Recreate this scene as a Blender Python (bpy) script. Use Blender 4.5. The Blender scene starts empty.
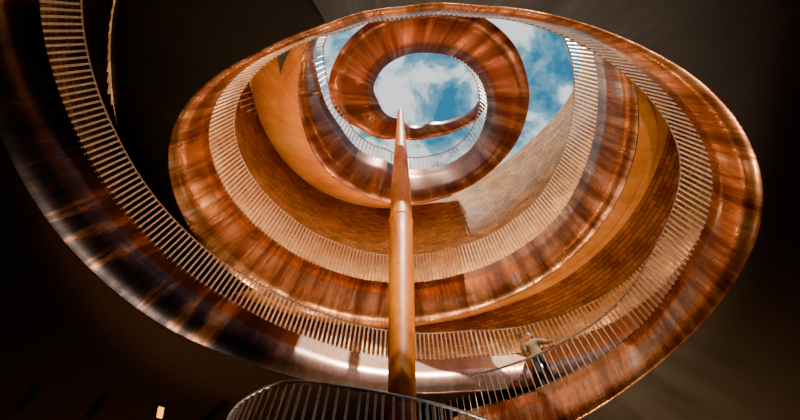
import bpy, bmesh, math, random
import numpy as np
from mathutils import Vector, Matrix
random.seed(3)
EYE=1.6            # floor-to-eye height; table heights below are measured from eye level
AX,AY=0.3,3.0      # stair axis (world metres)
class Curve:
    """edge of the stair as (angle deg, radius m, height m) stations, smoothed"""
    def __init__(s,pts):
        t=np.array(sorted(pts)); g=np.arange(t[0,0]-12,t[-1,0]+12,1.0)
        def sm(v):
            k=np.exp(-0.5*(np.arange(-10,11)/4.5)**2);k/=k.sum()
            q=np.pad(v,10,mode='reflect',reflect_type='odd')
            return np.convolve(q,k,'valid')
        s.g=g; s.r=sm(np.interp(g,t[:,0],t[:,1])); s.z=sm(np.interp(g,t[:,0],t[:,2]))
    def rz(s,a): return float(np.interp(a,s.g,s.r)),float(np.interp(a,s.g,s.z))
def P(a,r,z):
    a=math.radians(a); return Vector((AX+r*math.cos(a),AY+r*math.sin(a),z+EYE))
T=Curve([(-356,3.34,19),(-342,2.39,18.8),(-321,1.40,18.6),(-244,.69,18.2),(-170,1.28,17.9),(-156,1.60,17.8),(-129,1.81,17.5),(-98,2.03,17.3),(-68,2.35,17),(-43,2.83,16.8),(-24,3.13,16.5),(-5,3.21,16.2),(24,2.93,15.6),(66,2.12,15),(120,1.75,14.7),(177,2.46,14.4),(206,3.40,14.1),(218,3.94,13.9),(226,4.07,13.7),(258,4.18,13.4),(291,4.61,13),(315,5.55,12.8),(332,5.89,12.6),(342,5.87,12.5),(352,5.76,12.3),(367,5.65,12.1),(387,5.56,11.9),(409,5.20,11.7),(433,4.88,11.5),(458,4.82,11.3),(482,4.88,11.1),(507,5.16,10.9),(526,5.43,10.7),(540,5.53,10.6),(552,5.33,10.5),(564,4.81,10.4),(578,4.15,10.2),(597,3.50,10),(625,3.26,9.8),(653,3.56,9.4),(674,4.26,9),(690,4.94,8.7),(704,5.69,8.4),(713,6.19,8.1),(720,6.38,7.9),(728,6.31,7.65),(740,6.18,7.4),(753,6.00,7.1),(764,5.63,6.85),(777,5.29,6.6),(792,4.94,6.35),(806,5.08,6.2),(818,5.50,6.0)])
B=Curve([(-354,3.49,18.2),(-332,2.51,18.1),(-307,1.79,18),(-258,1.40,17.7),(-203,2.20,17.2),(-181,3.01,16.9),(-163,3.34,16.7),(-134,3.45,16.4),(-104,3.61,16.2),(-78,3.80,15.9),(-54,4.28,15.5),(-34,4.51,15.2),(-12,4.40,14.6),(6,3.97,14),(28,3.26,13.4),(57,2.63,13),(89,2.49,12.8),(129,2.63,12.7),(160,3.05,12.6),(188,3.38,12.5),(211,3.77,12.4),(227,4.05,12.3),(260,4.50,12),(290,4.89,11.6),(317,5.68,11.2),(334,5.90,10.9),(347,6.01,10.6),(359,6.00,10.4),(374,5.85,10.2),(393,5.52,10),(418,5.12,9.8),(440,5.03,9.7),(457,5.16,9.6),(476,5.34,9.5),(498,5.73,9.4),(517,5.99,9.3),(532,6.01,9.25),(543,5.84,9.2),(553,5.47,9.15),(564,4.86,9.1),(578,4.12,9.05),(597,3.61,9),(608,3.53,8.95),(625,3.42,8.9),(650,3.63,8.7),(665,4.04,8.4),(676,4.42,8.1),(688,5.00,7.8),(697,5.59,7.6),(706,6.08,7.3),(714,6.47,7.1),(721,6.57,6.85),(726,6.46,6.6),(734,6.15,6.3),(744,5.74,6.0),(756,5.32,5.7),(768,5.03,5.45),(781,4.96,5.3),(797,5.04,5.2),(817,5.43,5.0)])
W1=Curve([(a,r,17) for a,r in [(-35,7.01),(-23,7.28),(-15,7.29),(-5,6.94),(10,5.78),(31,4.81),(63,4.37),(88,4.44),(116,4.89),(142,5.54),(163,6.02),(180,6.37),(193,6.60),(205,6.29),(223,5.63)]])
W2=Curve([(a,r,11) for a,r in [(-47,5.28),(-31,5.79),(-20,6.56),(-12,7.03),(-5,7.19),(7,7.15),(20,7.04),(38,6.79),(61,6.34),(80,6.27),(96,6.47),(114,6.79),(135,7.48),(153,8.26),(168,8.29),(181,8.13),(196,8.11),(207,8.19),(218,7.99),(238,7.12),(267,6.54),(293,6.92)]])
TL=Curve([(-18,5.74,8.8),(-7,6.56,8.8),(2,7.12,8.8),(10,7.36,8.8),(20,7.41,8.8),(32,7.21,8.7),(50,6.27,8.4),(72,5.07,8.0)]+[(a,r,7.8) for a,r in [(97,4.70),(122,4.75),(144,5.12),(160,5.67),(172,6.12),(182,6.49),(190,6.79),(197,7.08),(203,7.30),(208,7.46),(214,7.57),(221,7.61)]])
BL=Curve([(7,7.32,7.6),(21,7.28,7.5),(35,6.99,7.4),(53,5.87,7.1),(74,4.85,6.8)]+[(a,r,6.6) for a,r in [(97,4.50),(122,4.79),(137,5.14),(152,5.79),(167,6.36),(180,6.83),(191,7.13),(198,7.30),(205,7.41),(212,7.49)]])

# ---------- materials
def newmat(n):
    m=bpy.data.materials.new(n); m.use_nodes=True
    return m,m.node_tree.nodes,m.node_tree.links,m.node_tree.nodes['Principled BSDF']
def ramp(nodes,stops):
    r=nodes.new('ShaderNodeValToRGB'); e=r.color_ramp.elements
    while len(e)<len(stops): e.new(0.5)
    for i,(p,c) in enumerate(stops): e[i].position=p; e[i].color=(*c,1)
    return r
def corten(name,stops,metal=.5,rough=.35,su=1.2,sv=.12,bump=.04,mott=.35,lit_stops=None,x0=0,x1=1):
    m,n,l,b=newmat(name)
    uv=n.new('ShaderNodeUVMap'); mp=n.new('ShaderNodeMapping'); mp.inputs['Scale'].default_value=(su,sv,1)
    nz=n.new('ShaderNodeTexNoise'); nz.inputs['Scale'].default_value=1; nz.inputs['Detail'].default_value=12; nz.inputs['Roughness'].default_value=.72
    l.new(uv.outputs[0],mp.inputs[0]); l.new(mp.outputs[0],nz.inputs['Vector'])
    r=ramp(n,stops); l.new(nz.outputs['Fac'],r.inputs[0]); col=r.outputs[0]
    if lit_stops:   # paler ramp paints the sunlit stretch into the gallery fascia colour
        rb=ramp(n,lit_stops); l.new(nz.outputs['Fac'],rb.inputs[0])
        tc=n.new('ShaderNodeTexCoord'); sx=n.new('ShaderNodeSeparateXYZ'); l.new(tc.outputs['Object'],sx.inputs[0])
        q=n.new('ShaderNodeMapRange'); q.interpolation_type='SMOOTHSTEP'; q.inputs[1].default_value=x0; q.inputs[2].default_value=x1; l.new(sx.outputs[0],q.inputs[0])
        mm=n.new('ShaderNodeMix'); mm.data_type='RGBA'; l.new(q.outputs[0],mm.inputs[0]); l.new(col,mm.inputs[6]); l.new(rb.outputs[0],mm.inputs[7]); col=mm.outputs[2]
    n2=n.new('ShaderNodeTexNoise'); n2.inputs['Scale'].default_value=7; n2.inputs['Detail'].default_value=8; n2.inputs['Roughness'].default_value=.65
    l.new(uv.outputs[0],n2.inputs['Vector'])
    mx=n.new('ShaderNodeMix'); mx.data_type='RGBA'; mx.blend_type='MULTIPLY'; mx.inputs[0].default_value=mott
    r2=ramp(n,[(.34,(.45,.41,.38)),(.66,(1,1,1))]); l.new(n2.outputs['Fac'],r2.inputs[0])
    l.new(col,mx.inputs[6]); l.new(r2.outputs[0],mx.inputs[7]); l.new(mx.outputs[2],b.inputs['Base Color'])
    b.inputs['Metallic'].default_value=metal
    mr=n.new('ShaderNodeMapRange'); mr.inputs[1].default_value=.3; mr.inputs[2].default_value=.7; mr.inputs[3].default_value=rough+.15; mr.inputs[4].default_value=max(.12,rough-.08)
    l.new(nz.outputs['Fac'],mr.inputs[0]); l.new(mr.outputs[0],b.inputs['Roughness'])
    bp=n.new('ShaderNodeBump'); bp.inputs['Strength'].default_value=bump; bp.inputs['Distance'].default_value=.05
    l.new(n2.outputs['Fac'],bp.inputs['Height']); l.new(bp.outputs[0],b.inputs['Normal'])
    return m
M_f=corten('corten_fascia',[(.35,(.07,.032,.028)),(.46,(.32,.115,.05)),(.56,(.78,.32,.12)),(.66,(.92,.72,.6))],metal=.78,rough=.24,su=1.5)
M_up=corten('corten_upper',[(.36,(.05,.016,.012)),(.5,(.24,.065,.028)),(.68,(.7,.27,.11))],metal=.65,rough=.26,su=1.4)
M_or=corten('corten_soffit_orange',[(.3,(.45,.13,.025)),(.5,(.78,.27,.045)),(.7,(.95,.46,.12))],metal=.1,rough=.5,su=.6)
M_dk=corten('dark_soffit',[(.3,(.006,.005,.005)),(.7,(.016,.012,.010))],metal=.1,rough=.6)  # near-black colour stands in for shade on the ramp undersides
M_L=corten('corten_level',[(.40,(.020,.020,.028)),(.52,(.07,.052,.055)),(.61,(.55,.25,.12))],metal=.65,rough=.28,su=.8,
  lit_stops=[(.36,(.34,.18,.13)),(.5,(.66,.42,.33)),(.64,(.88,.70,.60))],x0=-3.6,x1=-.9)
M_pole=corten('corten_pole',[(.34,(.42,.075,.001)),(.48,(.84,.215,.002)),(.68,(.98,.36,.012))],metal=0,rough=.42,su=4,sv=.7,mott=.45)
M_pole.node_tree.nodes['Principled BSDF'].inputs['Specular IOR Level'].default_value=.35
def plain(n,c,ro=.5,me=0,em=None):
    m,nn,l,b=newmat(n)
    nz=nn.new('ShaderNodeTexNoise'); nz.inputs['Scale'].default_value=14
    tc=nn.new('ShaderNodeTexCoord'); l.new(tc.outputs['Object'],nz.inputs['Vector'])
    r=ramp(nn,[(.3,tuple(x*.8 for x in c)),(.7,tuple(min(1,x*1.15) for x in c))]); l.new(nz.outputs['Fac'],r.inputs[0])
    l.new(r.outputs[0],b.inputs['Base Color']); b.inputs['Roughness'].default_value=ro; b.inputs['Metallic'].default_value=me
    if em: b.inputs['Emission Color'].default_value=(*em[0],1); b.inputs['Emission Strength'].default_value=em[1]
    return m
M_slat=plain('slat_steel',(.95,.72,.55),.33,.15)
M_slatd=plain('landing_slat_steel',(.7,.66,.64),.3,.5)
M_rail=plain('rail_steel',(.25,.15,.1),.4,.4)
M_floor=plain('floor_concrete',(.35,.3,.26),.7)
M_ceil=plain('ceiling_brown',(.05,.024,.013),.7)
def brick():
    m,n,l,b=newmat('terracotta_brick')
    uv=n.new('ShaderNodeUVMap'); bt=n.new('ShaderNodeTexBrick')
    bt.inputs['Scale'].default_value=1; bt.inputs['Brick Width'].default_value=.36; bt.inputs['Row Height'].default_value=.13
    bt.inputs['Mortar Size'].default_value=.010; bt.inputs['Color1'].default_value=(.66,.34,.12,1); bt.inputs['Color2'].default_value=(.34,.15,.048,1); bt.inputs['Mortar'].default_value=(.14,.06,.022,1)
    l.new(uv.outputs[0],bt.inputs['Vector'])
    nz=n.new('ShaderNodeTexNoise'); nz.inputs['Scale'].default_value=.7; nz.inputs['Detail'].default_value=8; nz.inputs['Roughness'].default_value=.65; l.new(uv.outputs[0],nz.inputs['Vector'])
    r=ramp(n,[(.32,(.45,.40,.36)),(.66,(1,1,1))]); l.new(nz.outputs['Fac'],r.inputs[0])
    mx=n.new('ShaderNodeMix'); mx.data_type='RGBA'; mx.blend_type='MULTIPLY'; mx.inputs[0].default_value=1
    l.new(bt.outputs[0],mx.inputs[6]); l.new(r.outputs[0],mx.inputs[7]); l.new(mx.outputs[2],b.inputs['Base Color'])
    b.inputs['Roughness'].default_value=.6
    bp=n.new('ShaderNodeBump'); bp.inputs['Strength'].default_value=.4; bp.inputs['Distance'].default_value=.02; bp.invert=True
    l.new(bt.outputs[1],bp.inputs['Height']); l.new(bp.outputs[0],b.inputs['Normal'])
    return m
M_br=brick()

# ---------- helpers
def link(ob,parent=None):
    bpy.context.collection.objects.link(ob)
    if parent: ob.parent=parent
    return ob
def empty(n):
    e=bpy.data.objects.new(n,None); bpy.context.collection.objects.link(e); return e
def strip(name,mat,a0,a1,rows,parent=None,step=2,thick=0,smooth=True):
    N=int((a1-a0)/step)+1
    verts=[];us=[];vs=[]
    u=0;prev=None
    for i in range(N+1):
        a=a0+(a1-a0)*i/N
        pts=[P(a,*f(a)) for f in rows]
        if prev is not None: u+=(pts[-1]-prev).length
        prev=pts[-1]
        v=0
        for j,p in enumerate(pts):
            if j: v+=(p-pts[j-1]).length
            verts.append(p);us.append(u);vs.append(v)
    R=len(rows);faces=[]
    for i in range(N):
        for j in range(R-1):
            faces.append((i*R+j,(i+1)*R+j,(i+1)*R+j+1,i*R+j+1))
    me=bpy.data.meshes.new(name); me.from_pydata(verts,[],faces)
    uvl=me.uv_layers.new(name='UVMap')
    for lp in me.loops: uvl.data[lp.index].uv=(us[lp.vertex_index],vs[lp.vertex_index])
    me.materials.append(mat)
    for p in me.polygons:p.use_smooth=smooth
    ob=bpy.data.objects.new(name,me); link(ob,parent)
    if thick:
        s=ob.modifiers.new('s','SOLIDIFY'); s.thickness=thick; s.offset=0
    return ob
def mid(f,g,t,br=0,bz=0):
    def h(a):
        r1,z1=f(a);r2,z2=g(a); return (r1*(1-t)+r2*t+br,z1*(1-t)+z2*t+bz)
    return h
def tube(name,mat,pts,rad,parent):
    cu=bpy.data.curves.new(name,'CURVE'); cu.dimensions='3D'; cu.bevel_depth=rad; cu.bevel_resolution=2
    sp=cu.splines.new('POLY'); sp.points.add(len(pts)-1)
    for i,p in enumerate(pts): sp.points[i].co=(*p,1)
    cu.materials.append(mat)
    return link(bpy.data.objects.new(name,cu),parent)
def railing(basef,a0,a1,hf,parent,spacing=.13,w=.045,d=.03):
    verts=[];faces=[];tops=[];bots=[]
    a=a0
    while a<a1:
        r,z=basef(a); h=hf(a)
        p=P(a,r,z-.05); an=math.radians(a)
        tx=Vector((-math.sin(an),math.cos(an),0)); rx=Vector((math.cos(an),math.sin(an),0))
        b=len(verts)
        for k in (0,h+.02):
            for sx,sy in ((-1,-1),(1,-1),(1,1),(-1,1)):
                verts.append(p+tx*sx*w/2+rx*sy*d/2+Vector((0,0,k)))
        faces+=[(b,b+1,b+5,b+4),(b+1,b+2,b+6,b+5),(b+2,b+3,b+7,b+6),(b+3,b,b+4,b+7),(b+4,b+5,b+6,b+7),(b,b+3,b+2,b+1)]
        tops.append(p+Vector((0,0,h))); bots.append(p+rx*.03+Vector((0,0,.12)))
        a+=math.degrees(spacing/max(r,1))
    me=bpy.data.meshes.new('slats'); me.from_pydata(verts,[],faces); me.materials.append(M_slat)
    link(bpy.data.objects.new('slats',me),parent)
    tube('handrail',M_rail,tops,.026,parent); tube('bottom_rail',M_rail,bots,.018,parent)
def smooth01(x): x=min(1,max(0,x)); return x*x*(3-2*x)
Tf=T.rz; Bf=B.rz; TLf=TL.rz; BLf=BL.rz
stair=empty('spiral_staircase')
def fas(name,mat,a0,a1):
    return strip(name,mat,a0,a1,[Tf,mid(Tf,Bf,.33,-.05),mid(Tf,Bf,.66,-.06),Bf],stair,thick=.05)
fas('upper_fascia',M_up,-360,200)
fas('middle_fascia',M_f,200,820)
strip('upper_deck',M_up,-360,60,[Tf,lambda a:(Bf(a)[0]+.02,max(Tf(a)[1]-.3,Bf(a)[1]+.1))],stair)
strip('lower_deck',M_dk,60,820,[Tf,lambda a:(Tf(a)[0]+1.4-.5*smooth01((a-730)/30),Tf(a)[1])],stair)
strip('upper_soffit',M_or,36,250,[Bf,lambda a:mid(Bf,W1.rz,smooth01((a-35)/30))(a)],stair)
strip('middle_soffit',M_or,330,500,[Bf,lambda a:W2.rz(a-360)],stair)
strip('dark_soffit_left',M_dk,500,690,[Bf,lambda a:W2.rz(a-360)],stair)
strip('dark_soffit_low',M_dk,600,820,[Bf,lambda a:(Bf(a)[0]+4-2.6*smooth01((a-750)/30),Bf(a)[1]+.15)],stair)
railing(Tf,-50,235,lambda a:1.7,stair,.15,.038)
railing(Tf,325,610,lambda a:1.9,stair,.125,.035)
lowh=lambda a:1.15+max(0,(700-a)/90*.7)-.15*smooth01((a-735)/15)
railing(Tf,610,752,lowh,stair,.12,.032)
railing(Tf,752,815,lowh,stair,.15,.016,.012)
lev=empty('gallery_balcony')
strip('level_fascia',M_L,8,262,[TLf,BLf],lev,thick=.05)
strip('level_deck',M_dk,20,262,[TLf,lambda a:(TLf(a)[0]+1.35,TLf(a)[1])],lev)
railing(TLf,14,262,lambda a:1.1,lev,.12,.038)
strip('wall_upper_rotunda',M_br,-28,250,[W1.rz,lambda a:(Tf(a+360)[0]+1.35,Tf(a+360)[1]-.05)],None,thick=.2)
strip('wall_lower_rotunda',M_br,-35,300,[W2.rz,lambda a:(TLf(min(a,262))[0]+1.4,TLf(min(a,262))[1]-.05)],None,thick=.1)
def K(a):
    if a<-60 or a>250: w=0
    elif a<30: w=max(0,(a-10)/20) if a>10 else 0
    elif a>240: w=(250-a)/10
    else: w=1
    rb,zb=BLf(min(max(a,0),250))
    return (w*rb+(1-w)*8.2,6.6*(1-w)+w*zb)
strip('ceiling',M_ceil,-90,270,[K,lambda a:(11,6.62),lambda a:(30,6.62)],None)
def box(bm,c,s,rot=0):
    m=Matrix.Translation(c)@Matrix.Rotation(rot,4,'Z')@Matrix.Diagonal((*s,1))
    bmesh.ops.create_cube(bm,size=1,matrix=m)
def meshobj(name,bm,mat,parent=None):
    me=bpy.data.meshes.new(name); bm.to_mesh(me); bm.free(); me.materials.append(mat)
    return link(bpy.data.objects.new(name,me),parent)
M_em=plain('lamp_glow',(1,.6,.2),.5,0,((1,.36,.05),5))
M_blk=plain('slot_black',(.004,.003,.003),.8)
lamp=empty('ceiling_lamp')
c=P(139,7.77,6.6)
bm=bmesh.new(); box(bm,c-Vector((0,0,.05)),(.12,.34,.05),.35); meshobj('lens',bm,M_em,lamp)
bm=bmesh.new(); box(bm,c-Vector((0,0,.01)),(.22,.46,.06),.35); meshobj('housing',bm,M_blk,lamp)
for a,r in ((152,10.01),(146,8.85),(132,6.92),(30,9.26)):
    bm=bmesh.new(); box(bm,P(a,r,6.6),(.16,.9,.06),.75); meshobj('ceiling_slot_vent',bm,M_blk)
bm=bmesh.new(); box(bm,Vector((0,3,-.1)),(60,60,.2)); meshobj('floor',bm,M_floor)
for nm,c,s in (('wall_north',(0,30,4),(60,.3,8.4)),('wall_south',(0,-24,4),(60,.3,8.4)),('wall_east',(27,3,4),(.3,60,8.4)),('wall_west',(-27,3,4),(.3,60,8.4))):
    bm=bmesh.new(); box(bm,Vector(c),s); meshobj(nm,bm,M_ceil)
def lathe(name,mat,prof,x,y,parent=None,seg=40):
    verts=[];faces=[]
    for r,z in prof:
        for k in range(seg):
            a=2*math.pi*k/seg; verts.append((x+r*math.cos(a),y+r*math.sin(a),z+EYE))
    for i in range(len(prof)-1):
        for k in range(seg): faces.append((i*seg+k,i*seg+(k+1)%seg,(i+1)*seg+(k+1)%seg,(i+1)*seg+k))
    faces.append(tuple(range(seg-1,-1,-1))); faces.append(tuple((len(prof)-1)*seg+k for k in range(seg)))
    me=bpy.data.meshes.new(name); me.from_pydata(verts,[],faces); uv=me.uv_layers.new(name='UVMap')
    for p in me.polygons:
        p.use_smooth=len(p.vertices)==4
    for lp in me.loops:
        vi=lp.vertex_index; uv.data[lp.index].uv=((vi%seg)/seg*1.2,verts[vi][2])
    me.materials.append(mat)
    return link(bpy.data.objects.new(name,me),parent)
pole=empty('corten_mast')
PX,PY=0.02,3.4
lathe('shaft',M_pole,[(.12,1.69),(.13,2),(.145,3),(.168,4),(.195,5.3),(.22,7),(.225,9),(.21,11),(.18,14),(.15,16),(.13,18.7),(.1,18.9)],PX,PY,pole)
lathe('joint_ring',M_pole,[(.225,6.98),(.236,7),(.236,7.03),(.225,7.05)],PX,PY,pole)
land=empty('stair_landing')
pts=[Vector((x,y,2.7+EYE)) for x,y in ((-1.73,3.62),(-1.61,3.34),(-1.40,3.12),(-1.06,2.95),(-.65,2.98),(0,3.13),(.475,3.28),(.875,3.47),(1.30,3.73))]
dense=[]
for i in range(len(pts)-1):
    p0=pts[max(i-1,0)];p1=pts[i];p2=pts[i+1];p3=pts[min(i+2,len(pts)-1)]
    for k in range(20):
        t=k/20; dense.append(.5*((2*p1)+(p2-p0)*t+(2*p0-5*p1+4*p2-p3)*t*t+(3*p1-p0-3*p2+p3)*t**3))
verts=[];faces=[];acc=0;last=dense[0]
for i in range(1,len(dense)):
    acc+=(dense[i]-last).length; last=dense[i]
    if acc>.07:
        acc=0;t=(dense[i]-dense[i-1]).normalized(); n=Vector((-t.y,t.x,0)); b=len(verts)
        for k in (-1.02,0):
            for sx,sy in ((-1,-1),(1,-1),(1,1),(-1,1)): verts.append(dense[i]+t*sx*.012+n*sy*.008+Vector((0,0,k)))
        faces+=[(b,b+1,b+5,b+4),(b+1,b+2,b+6,b+5),(b+2,b+3,b+7,b+6),(b+3,b,b+4,b+7)]
me=bpy.data.meshes.new('slats'); me.from_pydata(verts,[],faces); me.materials.append(M_slatd); link(bpy.data.objects.new('slats',me),land)
tube('handrail',M_slatd,dense,.018,land)
bm=bmesh.new()
loop=dense[::4]+[Vector((1.6,4.6,dense[0].z)),Vector((-1.8,4.6,dense[0].z))]
top=[bm.verts.new((p.x,p.y,p.z-1.02)) for p in loop]; bot=[bm.verts.new((p.x,p.y,0)) for p in loop]
bm.faces.new(top)
for i in range(len(loop)): bm.faces.new((top[i],bot[i],bot[(i+1)%len(loop)],top[(i+1)%len(loop)]))
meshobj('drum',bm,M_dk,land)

# ---------- person
def person():
    root=empty('person_standing')
    V=[(0,0,.95),(0,.0,1.12),(0,-.01,1.30),(0,0,1.43),(0,0,1.50),(0,-.01,1.56),
       (-.17,0,1.41),(-.27,-.08,1.17),(-.19,-.27,1.33),(-.175,-.30,1.38),
       (.17,0,1.41),(.34,-.05,1.20),(.50,-.19,1.05),(.53,-.22,1.03),
       (-.09,0,.90),(-.11,-.02,.50),(-.12,.02,.10),(-.14,-.14,.04),
       (.09,0,.90),(.12,-.03,.50),(.13,.02,.10),(.16,-.14,.04)]
    E=[(0,1),(1,2),(2,3),(3,4),(4,5),(3,6),(6,7),(7,8),(8,9),(3,10),(10,11),(11,12),(12,13),(0,14),(14,15),(15,16),(16,17),(0,18),(18,19),(19,20),(20,21)]
    R=[.16,.145,.16,.11,.055,.055,.08,.055,.036,.03,.08,.055,.036,.03,.105,.07,.048,.042,.105,.07,.048,.042]
    def skin(name,V,E,R,root_i=0,sub=2):
        me=bpy.data.meshes.new(name); me.from_pydata(V,E,[]); ob=bpy.data.objects.new(name,me); link(ob,root)
        m=ob.modifiers.new('skin','SKIN')
        for i,sv in enumerate(me.skin_vertices[0].data): sv.radius=(R[i],R[i]*(.75 if (name=='body' and i<4) else 1)); sv.use_root=(i==root_i)
        s=ob.modifiers.new('sub','SUBSURF'); s.levels=sub; s.render_levels=sub
        dg=bpy.context.evaluated_depsgraph_get(); dg.update()
        nm=bpy.data.meshes.new_from_object(ob.evaluated_get(dg)); ob.modifiers.clear(); ob.data=nm
        for p in nm.polygons:p.use_smooth=True
        return ob
    Ms=plain('skin',(.6,.34,.22),.5);Mj=plain('jacket_tan',(.36,.26,.13),.8);Mt=plain('trousers_dark',(.008,.008,.012),.8);Mh=plain('hair_brown',(.04,.018,.01),.6);Mk=plain('shoe_black',(.02,.02,.02),.5);Me=plain('eye_dark',(.02,.015,.01),.2)
    b=skin('body',V,E,R)
    for m in (Mj,Mt,Ms,Mk): b.data.materials.append(m)
    for p in b.data.polygons:
        c=p.center; i=0
        if c.z<.98:i=1
        if c.z<.085:i=3
        if c.z>1.49 and abs(c.x)<.09:i=2
        if c.y<-.24 and c.z>1.2:i=2
        if c.x>.49:i=2
        p.material_index=i
    def hand(name,o,d,up,curl):
        o=Vector(o);d=Vector(d).normalized();up=Vector(up).normalized();s=d.cross(up).normalized()
        VV=[o,o+d*.05];EE=[(0,1)];RR=[.024,.026]
        for k,(off,L) in enumerate(((-.03,.065),(-.01,.078),(.01,.072),(.03,.056))):
            p=o+d*.075+s*off; b0=len(VV)
            q=p+d*L*.45-up*.008*curl; t=q+d*L*.3*(1-curl*.5)-up*L*.3*curl; e=t-up*L*.25*curl+d*L*.25*(1-curl)
            VV+=[p,q,t,e]; EE+=[(1,b0),(b0,b0+1),(b0+1,b0+2),(b0+2,b0+3)]; RR+=[.012,.009,.0085,.008]
        b0=len(VV); VV+=[o+d*.03-s*.035,o+d*.06-s*.055-up*.01,o+d*.085-s*.05-up*.025*curl]; EE+=[(0,b0),(b0,b0+1),(b0+1,b0+2)];RR+=[.013,.010,.009]
        h=skin(name,[tuple(v) for v in VV],EE,RR,0,1); h.data.materials.append(Ms)
    hand('hand_left',(.53,-.21,1.03),(.5,-.6,-.12),(0,0,1),.8)
    hand('hand_right',(-.175,-.30,1.38),(.2,-.25,.9),(0,-1,.2),.6)
    bm=bmesh.new(); box(bm,Vector((-.14,-.335,1.47)),(.08,.012,.15)); meshobj('phone',bm,Mk,root)
    bm=bmesh.new(); bmesh.ops.create_icosphere(bm,subdivisions=4,radius=1)
    for v in bm.verts:
        x,y,z=v.co
        w=.074*(1-.28*max(0,-z)); X=x*w; Y=y*.095; Z=z*.118
        if y<0:
            Y+=-.024*math.exp(-((x/.16)**2+((z+.12)/.22)**2))
            Y+=.010*math.exp(-(((abs(x)-.38)/.16)**2+((z-.08)/.12)**2))
            Y+=-.007*math.exp(-((x/.25)**2+((z+.5)/.07)**2))
            Y+=-.010*math.exp(-((x/.3)**2+((z+.85)/.2)**2))
        v.co=(X,Y,Z+1.665)
    for sx in (-1,1):
        bmesh.ops.create_icosphere(bm,subdivisions=2,radius=1,matrix=Matrix.Translation((sx*.077,.005,1.66))@Matrix.Diagonal((.01,.02,.032,1)))
    h=meshobj('head',bm,Ms,root)
    for p in h.data.polygons:p.use_smooth=True
    bm=bmesh.new()
    for sx in (-1,1): bmesh.ops.create_icosphere(bm,subdivisions=2,radius=.011,matrix=Matrix.Translation((sx*.028,-.083,1.675)))
    meshobj('eyes',bm,Me,root)
    bm=bmesh.new(); bmesh.ops.create_icosphere(bm,subdivisions=4,radius=1)
    for v in bm.verts:
        x,y,z=v.co; k=1.0
        if y<-.15 and z<.45: k=.82
        v.co=(x*.085*k,y*.108*k+.012,z*(.125 if z>0 else .16)*k+1.68)
    h=meshobj('hair',bm,Mh,root)
    for p in h.data.polygons:p.use_smooth=True
    return root
pr=person()
an=775.0; r0,z0=Tf(an); pr.location=P(an,r0+.24,z0+.01); pr.rotation_euler=(0,0,math.radians(an-720-90)); pr.scale=(1.1,)*3

# ---------- sky, sun, added fill lights
w=bpy.data.worlds.new('World'); bpy.context.scene.world=w; w.use_nodes=True
n=w.node_tree.nodes;l=w.node_tree.links; bg=n['Background']
tc=n.new('ShaderNodeTexCoord'); mp=n.new('ShaderNodeMapping'); mp.inputs['Scale'].default_value=(5,5,5); mp.inputs['Location'].default_value=(.3,.7,0)
nz=n.new('ShaderNodeTexNoise'); nz.inputs['Scale'].default_value=1.8; nz.inputs['Detail'].default_value=12; nz.inputs['Roughness'].default_value=.58; nz.inputs['Distortion'].default_value=.3
l.new(tc.outputs['Generated'],mp.inputs[0]); l.new(mp.outputs[0],nz.inputs['Vector'])
r=ramp(n,[(.40,(.03,.20,.36)),(.49,(.17,.40,.54)),(.57,(.9,.96,1))]); l.new(nz.outputs['Fac'],r.inputs[0])
l.new(r.outputs[0],bg.inputs['Color']); bg.inputs['Strength'].default_value=2.0
su=bpy.data.lights.new('sun','SUN'); su.energy=12; su.angle=.01; su.color=(1,.86,.68)
so=bpy.data.objects.new('sun',su); link(so); d=Vector((-.12,.42,-.9)); so.rotation_euler=d.to_track_quat('-Z','Y').to_euler()
def fill_spot(loc,target,power,col,ang=80,rad=.15):  # added uplights, out of view, brightening the stair from below
    L=bpy.data.lights.new('fill_spot','SPOT'); L.energy=power; L.color=col; L.spot_size=math.radians(ang); L.spot_blend=.4; L.shadow_soft_size=rad
    e=empty('added_uplight'); e.location=loc
    o=bpy.data.objects.new('lamp',L); link(o,e); o.location=(0,0,.25)
    dd=Vector(target)-Vector(loc); o.rotation_euler=dd.to_track_quat('-Z','Y').to_euler()
    bm=bmesh.new(); bmesh.ops.create_cone(bm,cap_ends=True,segments=24,radius1=.22,radius2=.18,depth=.2,matrix=Matrix.Translation((0,0,.1))); meshobj('added_can',bm,M_blk,e)
for x,y,pw in ((-3.5,-1,2400),(3.5,-1,3900),(-3.8,4.2,1500),(3.8,4,2800),(0,-1.5,2800)):
    fill_spot((x,y,0),(x*.2,3+ (y-3)*.2,16),pw,(1,.80,.60),68)
fill_spot((9,10,0),(8,9,8),4500,(1,.62,.36),100)  # extra spot added to brighten the ceiling at lower right
fill_spot((-9,12,0),(-6,10,8),900,(1,.62,.36),100)
def fill_wash(f,a0,a1,step,dr,power,par):  # added lamps hidden on the decks to brighten brick walls and soffits
    a=a0
    while a<=a1:
        r,z=f(a); L=bpy.data.lights.new('fill_wash','POINT'); L.energy=power; L.color=(1,.76,.48); L.shadow_soft_size=.08
        o=bpy.data.objects.new('added_wash_lamp',L); link(o,par); o.location=P(a,r+dr,z+.3); a+=step
fill_wash(Tf,340,580,20,.75,260,stair)
fill_wash(TLf,20,140,20,.75,150,lev)
fill_wash(TLf,190,255,20,.9,25,lev)
fill_wash(Tf,60,220,30,.8,90,stair)
sc=bpy.context.scene
sc.view_settings.view_transform='AgX'; sc.view_settings.look='AgX - Punchy'
cam=bpy.data.cameras.new('camera'); cam.lens=18; cam.sensor_width=36; cam.clip_end=500
co=bpy.data.objects.new('camera',cam); link(co); co.location=(0,0,EYE); co.rotation_euler=(math.radians(155.8),0,0)
sc.camera=co
